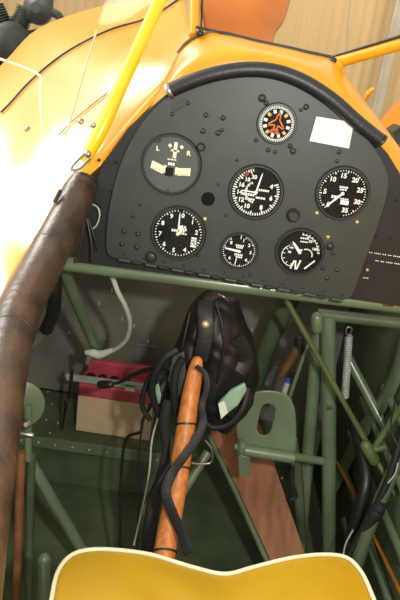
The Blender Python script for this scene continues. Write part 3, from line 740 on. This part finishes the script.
bm = bmesh.new(); plate(bm, [P(*p) for p in ((218, 404, -.0495), (224, 401, -.051), (228, 413, -.0515), (221, 419.5, -.052))], Vector((0, .003, 0))); obj('pale_label', bm, hosem, hm, bevel=.001)
ribbon('lower_strap', [(248, 388, -.03), (243, 408, -.045), (230, 424, -.05), (214, 428, -.05), (206, 424, -.05)], .0052, strapm, hm, fl=.6)
# head band along the left
ribbon('headband', [(178, 350, -.035), (165, 358, -.04), (156, 372, -.04), (152, 388, -.038), (156, 408, -.036), (164, 420, -.035)], .006, strapm, hm, fl=.55)
ribbon('headband', [(183, 358, -.048), (176, 372, -.05), (174, 395, -.054), (177, 415, -.055)], .0065, strapm, hm, fl=.5)
ribbon('chin_strap', [(196, 366, -.078), (205, 374, -.085), (207, 388, -.092), (202, 405, -.10), (203, 422, -.12), (196, 440, -.135), (184, 457, -.15), (172, 474, -.175), (166, 492, -.19), (172, 512, -.21), (181, 532, -.235), (189, 553, -.26)], [.004, .0045, .0048, .005, .0062, .0068, .0068, .0075, .008, .008, .008, .008], strapm, hm, fl=.18)
ribbon('chin_strap', [(186, 450, -.125), (173, 466, -.14), (163, 482, -.16), (156, 492, -.16)], .0075, strapm, hm, fl=.3)
ribbon('dangling_strap', [(168, 400, -.05), (164, 425, -.06), (166, 450, -.07), (162, 478, -.085), (154, 500, -.1), (150, 530, -.12), (146, 560, -.13)], [.009, .0085, .0075, .011, .012, .012, .010], strapm, hm, fl=.35)
tt('wire_buckle', [(205, 440, -.06), (212, 450, -.06), (211, 462, -.06), (200, 464, -.065), (191, 463, -.07)], .0022, steel, hm)
# microphone boom
tt('microphone_boom', [(168, 368, -.03), (150, 369, 0.0), (135, 374, .03), (120, 382, .05), (108, 385, .055)], [.0042, .0042, .0042, .003, .003], rubber, hm)
tt('microphone', [(110, 384.5, .054), (101, 384.5, .06)], [.0072, .0078], rubber, hm, round_end=True)
# hanging leads
tt('lead', [(154, 398, -.02), (146, 412, -.02), (141, 432, -.02), (139, 470, -.03), (137, 560, -.05)], .0020, rubber, hm)
tt('lead', [(152, 404, -.02), (143, 420, -.0), (140, 432, .02), (126, 440, .05), (121, 480, .05), (120, 552, .03)], .0028, rubber, hm)
tt('lead', [(160, 412, -.02), (152, 440, -.03), (148, 480, -.04), (134, 545, -.06)], .0018, alu, hm)
tt('lead', [(154, 372, -.02), (146, 385, -.02), (142, 405, -.02), (150, 420, -.02)], .0045, rubber, hm)
bm = bmesh.new(); lathe_axis(bm, P(146, 508, -.05), (.3, 0, 1), [(.004, -.014), (.005, -.010), (.005, .012), (.0035, .016)], 12); obj('jack_plug', bm, brass, hm)
tt('hanging_hook', [(218, 294, .02), (224, 297, .015), (228, 301, .02)], .0016, steel, hm)

# ================================================================== PEDAL
pd = thing('rudder_pedal', 'green metal rudder pedal plate with a tall slot on its hinge tube', 'pedal', P(265, 455, .05))
py_ = .06
outl = [(240, 447), (237.5, 430), (238, 412), (243, 400), (253, 393.5), (268, 391.5), (282, 394), (291, 402), (294.5, 416), (295, 440), (294, 461)]
slot = [(268+8*math.cos(t+.22), 410.5+8*math.sin(t+.22)) for t in [PI+PI*k/6 for k in range(7)]]+[(264+8*math.cos(t+.22), 428+8*math.sin(t+.22)) for t in [PI*k/6 for k in range(7)]]
O = smoothpath([P(a, b, py_) for a, b in outl], 5); SL = smoothpath([P(a, b, py_) for a, b in slot+slot[:1]], 5)[:-1]
# face with slot by triangle fill of the two loops
bm = bmesh.new(); ov = [bm.verts.new(p) for p in O]; sv = [bm.verts.new(p) for p in SL]
es = [bm.edges.new((ov[i], ov[(i+1) % len(ov)])) for i in range(len(ov))]+[bm.edges.new((sv[i], sv[(i+1) % len(sv)])) for i in range(len(sv))]
bmesh.ops.triangle_fill(bm, use_beauty=True, edges=es)
obj('pedal_plate', bm, green, pd, solid=.003, smooth=False)
for loop, r_, cl in ((O, .0022, False), (SL, .0016, True)):
    obj('rolled_edge', T(loop+([loop[0]] if cl else []), r_, n=1, seg=8), green, pd)
tt('hinge_tube', [(238, 449, .05), (294, 458, .05)], .0105, green, pd, seg=20)
tt('pivot_shaft', [(290, 456, .05), (322, 461, .08)], .0078, green, pd)
bm = bmesh.new(); c0 = P(240, 447, .035); lathe_axis(bm, c0, (-1, -.3, .1), [(.013, -.006), (.0145, -.003), (.0145, .004), (.010, .006), (.006, .007), (.006, .013)], 20); obj('end_bolt', bm, green, pd)
bm = bmesh.new(); plate(bm, ppoly([(238, 455), (250, 457), (250, 476), (239, 474)], .05), Vector((0, .006, 0))); obj('lower_tab', bm, green, pd, bevel=.002)
tt('cable_end', [(293, 467, .1), (292, 482, .1), (296, 496, .1), (290, 500, .1)], .0038, bezel, pd)
# ================================================================== BOARD
bd_ = thing('floor_board', 'reddish-brown plank sloping down behind the pedal to the seat', 'board', P(250, 560, .1))
A, B_, Cc, Dd = P(205, 425, .34), P(248, 418, .34), P(318, 620, -.0), P(280, 620, -.0)
A = P(209, 440, .32); B_ = P(246, 415, .32); Cc = P(302, 560, .02); Dd = P(258, 580, .02)
bm = bmesh.new(); plate(bm, [P(206, 405, .36), P(232, 385, .36), P(262, 430, .30), P(305, 555, .05), P(330, 620, -.06), P(285, 620, -.06), P(270, 555, .05), P(240, 480, .2), P(212, 440, .3)], Vector((0, .012, -.006)))
bm.free()
bm = bmesh.new(); L_ = [P(208, 400, .36), P(212, 436, .29), P(240, 495, .17), P(272, 565, .04), P(292, 610, -.03)]; R_ = [P(240, 385, .36), P(262, 430, .29), P(284, 495, .17), P(308, 565, .04), P(322, 610, -.03)]
lv_ = [bm.verts.new(p) for p in L_]; rv_ = [bm.verts.new(p) for p in R_]
for i in range(4): bm.faces.new((lv_[i], rv_[i], rv_[i+1], lv_[i+1]))
obj('plank', bm, boardm, bd_, solid=.01, smooth=False)
obj('green_edge_strip', T([p+Vector((-.006, -.002, 0)) for p in L_[1:]], .006, n=3), green, bd_)
screw_at(P(272, 486, .185), .004, boardm, bd_); screw_at(P(282, 478, .2), .003, boardm, bd_)
# ================================================================== RIGHT-HAND DETAILS
sprg = thing('coil_spring', 'long silver coil spring hanging beside the upright green tube', 'spring', P(345, 400, .12))
a_, b_ = P(349, 336, .12), P(345, 398, .12); bm = bmesh.new(); pts = []
d = (b_-a_); ln = d.length; d.normalize(); N = Vector((0, 1, 0)); N = (N-d*N.dot(d)).normalized(); B3 = d.cross(N); turns = 26
for k in range(turns*8+1):
    t = k/(turns*8); an = 2*PI*k/8; pts.append(a_+d*ln*t+N*math.cos(an)*.006+B3*math.sin(an)*.006)
obj('coil', T(pts, 0.0016, seg=6, n=1), alu, sprg)
tt('hook', [(349, 337, .12), (346, 332, .118), (348, 327, .118), (352, 329, .118), (350, 334, .12)], .0014, steel, sprg)
tt('core_rod', [(349, 336, .12), (345, 398, .12)], .0035, alu, sprg)
tb = thing('turnbuckle_rod', 'brown and silver turnbuckle rod with blue tape above the pedal', 'rod', P(284, 400, .2))
tt('brown_sleeve', [(300, 346, .2), (291, 360, .2), (280, 377, .2)], [.0105, .009, .006], tanleather, tb, round_end=True)
tt('rod_eye', [(299, 342, .2), (300, 350, .2)], .011, bezel, tb, round_end=True)
tt('blue_tape', [(288, 379, .19), (287, 384, .19)], .0052, bluem, tb)
tt('silver_barrel', [(287, 384, .19), (283, 396, .19)], .0062, alu, tb, round_end=True)
tt('thin_rod', [(316, 326, .18), (303, 358, .18), (288, 402, .18)], .0042, green, tb)
tt('brass_nut', [(286, 396, .17), (290, 400, .17)], .0045, brass, tb, round_end=True)
_px = lambda a, b: (lambda q: (a, b, q.y))(PX(a, b, .372))
for lab, pts in (('orange-brown control cable left of the black connector, between green tubes', [_px(335, 459), _px(350, 487), _px(364, 514)]), ('orange-brown control cable running down to the lower right corner', [_px(368, 525), _px(385, 560), _px(406, 604)])):
    o = tt('control_cable', pts, .0032, copper, None); tag(o, lab, 'cable', 'orange control cables')
cn = thing('cable_connector', 'black cable connector on a dark rod between the right-hand tubes', 'connector', P(372, 515, .05))
tt('dark_rod', [(404, 430, .0), (388, 480, -.02), (368, 520, -.03), (340, 570, -.04)], .0065, rubber, cn)
tt('connector_body', [(382, 503, -.035), (374, 514, -.035), (364, 530, -.035)], [.0105, .0125, .007], bezel, cn)
for t in (.3, .5, .7):
    p = P(382, 503, -.035).lerp(P(370, 520, -.035), t); dd = (P(370, 520, -.035)-P(382, 503, -.035)).normalized(); bm = bmesh.new(); lathe_axis(bm, p, dd, [(.011, 0), (.0135, .0006), (.0135, .002), (.011, .0026)], 18); obj('connector_rib', bm, rubber, cn)
tt('white_wire', [(398, 463, -.04), (395, 474, -.04), (388, 483, -.04)], .0014, alu, cn); tt('white_wire', [(353, 530, -.05), (346, 543, -.05), (343, 556, -.05)], .0016, alu, cn)  # two short pieces of whitish wire beside the dark rod
o = tt('black_hose', [(354, 425, .14), (366, 470, .06), (362, 500, .03), (350, 540, .02)], .012, rubber, None); tag(o, 'thick black hose behind the orange cables on the right side', 'hose')
o = tt('thin_lead', [(395, 400, .0), (391, 428, .0), (401, 452, -.02)], .0015, rubber, None); tag(o, 'thin black lead looping by the right edge above the connector', 'lead')

# ================================================================== CUSHION
cz_ = .56
cu = thing('seat_cushion', 'bright yellow vinyl seat cushion with white piping and a central dip', 'cushion', PZ(215, 600, cz_-.05))
co = [(40, 660), (48, 625), (52, 598), (57, 575), (68, 559), (84, 552), (110, 551), (150, 556), (190, 568), (224, 575.5), (252, 569), (288, 560), (322, 556), (346, 559), (360, 572), (370, 592), (382, 625), (392, 660)]
edge = smoothpath([PZ(a, b, cz_) for a, b in co], 6)
cen = PZ(215, 655, cz_)
bm = bmesh.new(); rings = []
prof = [(1.0, 0), (.985, .001), (.96, .002), (.9, .003), (.8, .005), (.6, .008), (.35, .010), (.12, .010)]
low = [(.985, -.02), (.98, -.05), (.95, -.065)]
for s_, h in low[::-1]+prof:
    rings.append([bm.verts.new(Vector((cen.x+(p.x-cen.x)*s_, cen.y+(p.y-cen.y)*s_, cz_+h+.003*math.sin(p.x*30)*(1-s_)))) for p in edge])
for a, b in zip(rings, rings[1:]):
    for k in range(len(a)-1): bm.faces.new((a[k], a[k+1], b[k+1], b[k]))
bm.faces.new(rings[-1]); bm.faces.new(rings[0][::-1])
for a, b in zip(rings, rings[1:]): bm.faces.new((a[-1], a[0], b[0], b[-1]))
obj('cushion_pad', bm, cushm, cu, angle=60)
obj('piping', T([p+Vector((0, 0, .002)) for p in edge], .0023, n=1, seg=10), pipingm, cu)
# seat pan under the cushion
bm = bmesh.new(); plate(bm, [Vector((cen.x+(p.x-cen.x)*.93, cen.y+(p.y-cen.y)*.93, cz_-.066)) for p in edge], Vector((0, 0, -.02)))
o = obj('seat_pan', bm, dgreen); tag(o, 'dark green metal seat pan beneath the yellow cushion', 'seat')
for sx in (-.15, .15):
    obj('seat_leg', T([Vector((cen.x+sx, cen.y+.06, cz_-.08)), Vector((cen.x+sx, cen.y+.06, 0))], .012), dgreen, o)

# ================================================================== LIGHT & CAMERA
w = bpy.data.worlds.new('World'); bpy.context.scene.world = w; w.use_nodes = True
bg = w.node_tree.nodes['Background']; bg.inputs[0].default_value = (1, .94, .84, 1); bg.inputs[1].default_value = 1.1
def area(name, loc, target, size, energy, col):
    l = bpy.data.lights.new(name, 'AREA'); l.shape = 'RECTANGLE'; l.size = size[0]; l.size_y = size[1]; l.energy = energy; l.color = col
    o = bpy.data.objects.new(name, l); C.objects.link(o); o.location = loc
    o.rotation_euler = (Vector(target)-Vector(loc)).to_track_quat('-Z', 'Y').to_euler(); return o
area('hangar_door_daylight', (-2.9, 1.85, 3.6), (-.3, .0, .85), (2.0, 1.6), 170, (1, .97, .9))
area('hangar_side_daylight', (-3.4, -.6, 2.3), (-.3, .1, 1.1), (2.0, 2.0), 85, (1, .97, .92))
area('hangar_wall_daylight', (1.5, 3.5, 4.5), (0.5, 6.5, 1.5), (4, 1.5), 150, (1, .93, .8))
fl = bpy.data.lights.new('camera_flash', 'SPOT'); fl.energy = 30; fl.shadow_soft_size = .02; fl.color = (1, .97, .9); fl.spot_size = D(125); fl.spot_blend = .5
o = bpy.data.objects.new('camera_flash', fl); C.objects.link(o); o.location = CAM+RT*.16+UP*.05-FWD*.02
o.rotation_euler = (P(235, 330, 0)-o.location).to_track_quat('-Z', 'Y').to_euler()
cam = bpy.data.cameras.new('camera'); co_ = bpy.data.objects.new('camera', cam); C.objects.link(co_)
cam.sensor_fit = 'VERTICAL'; cam.sensor_height = 24; cam.lens = 24*FPX/600; cam.clip_start = .01
Mx = Matrix(((RT.x, UP.x, -FWD.x), (RT.y, UP.y, -FWD.y), (RT.z, UP.z, -FWD.z))).to_4x4(); Mx.translation = CAM
co_.matrix_world = Mx
sc = bpy.context.scene; sc.camera = co_
sc.view_settings.view_transform = 'Standard'; sc.view_settings.look = 'None'; sc.view_settings.gamma = 1; sc.view_settings.exposure = 0
for o in list(C.objects):
    if '_w' in o: del o['_w']
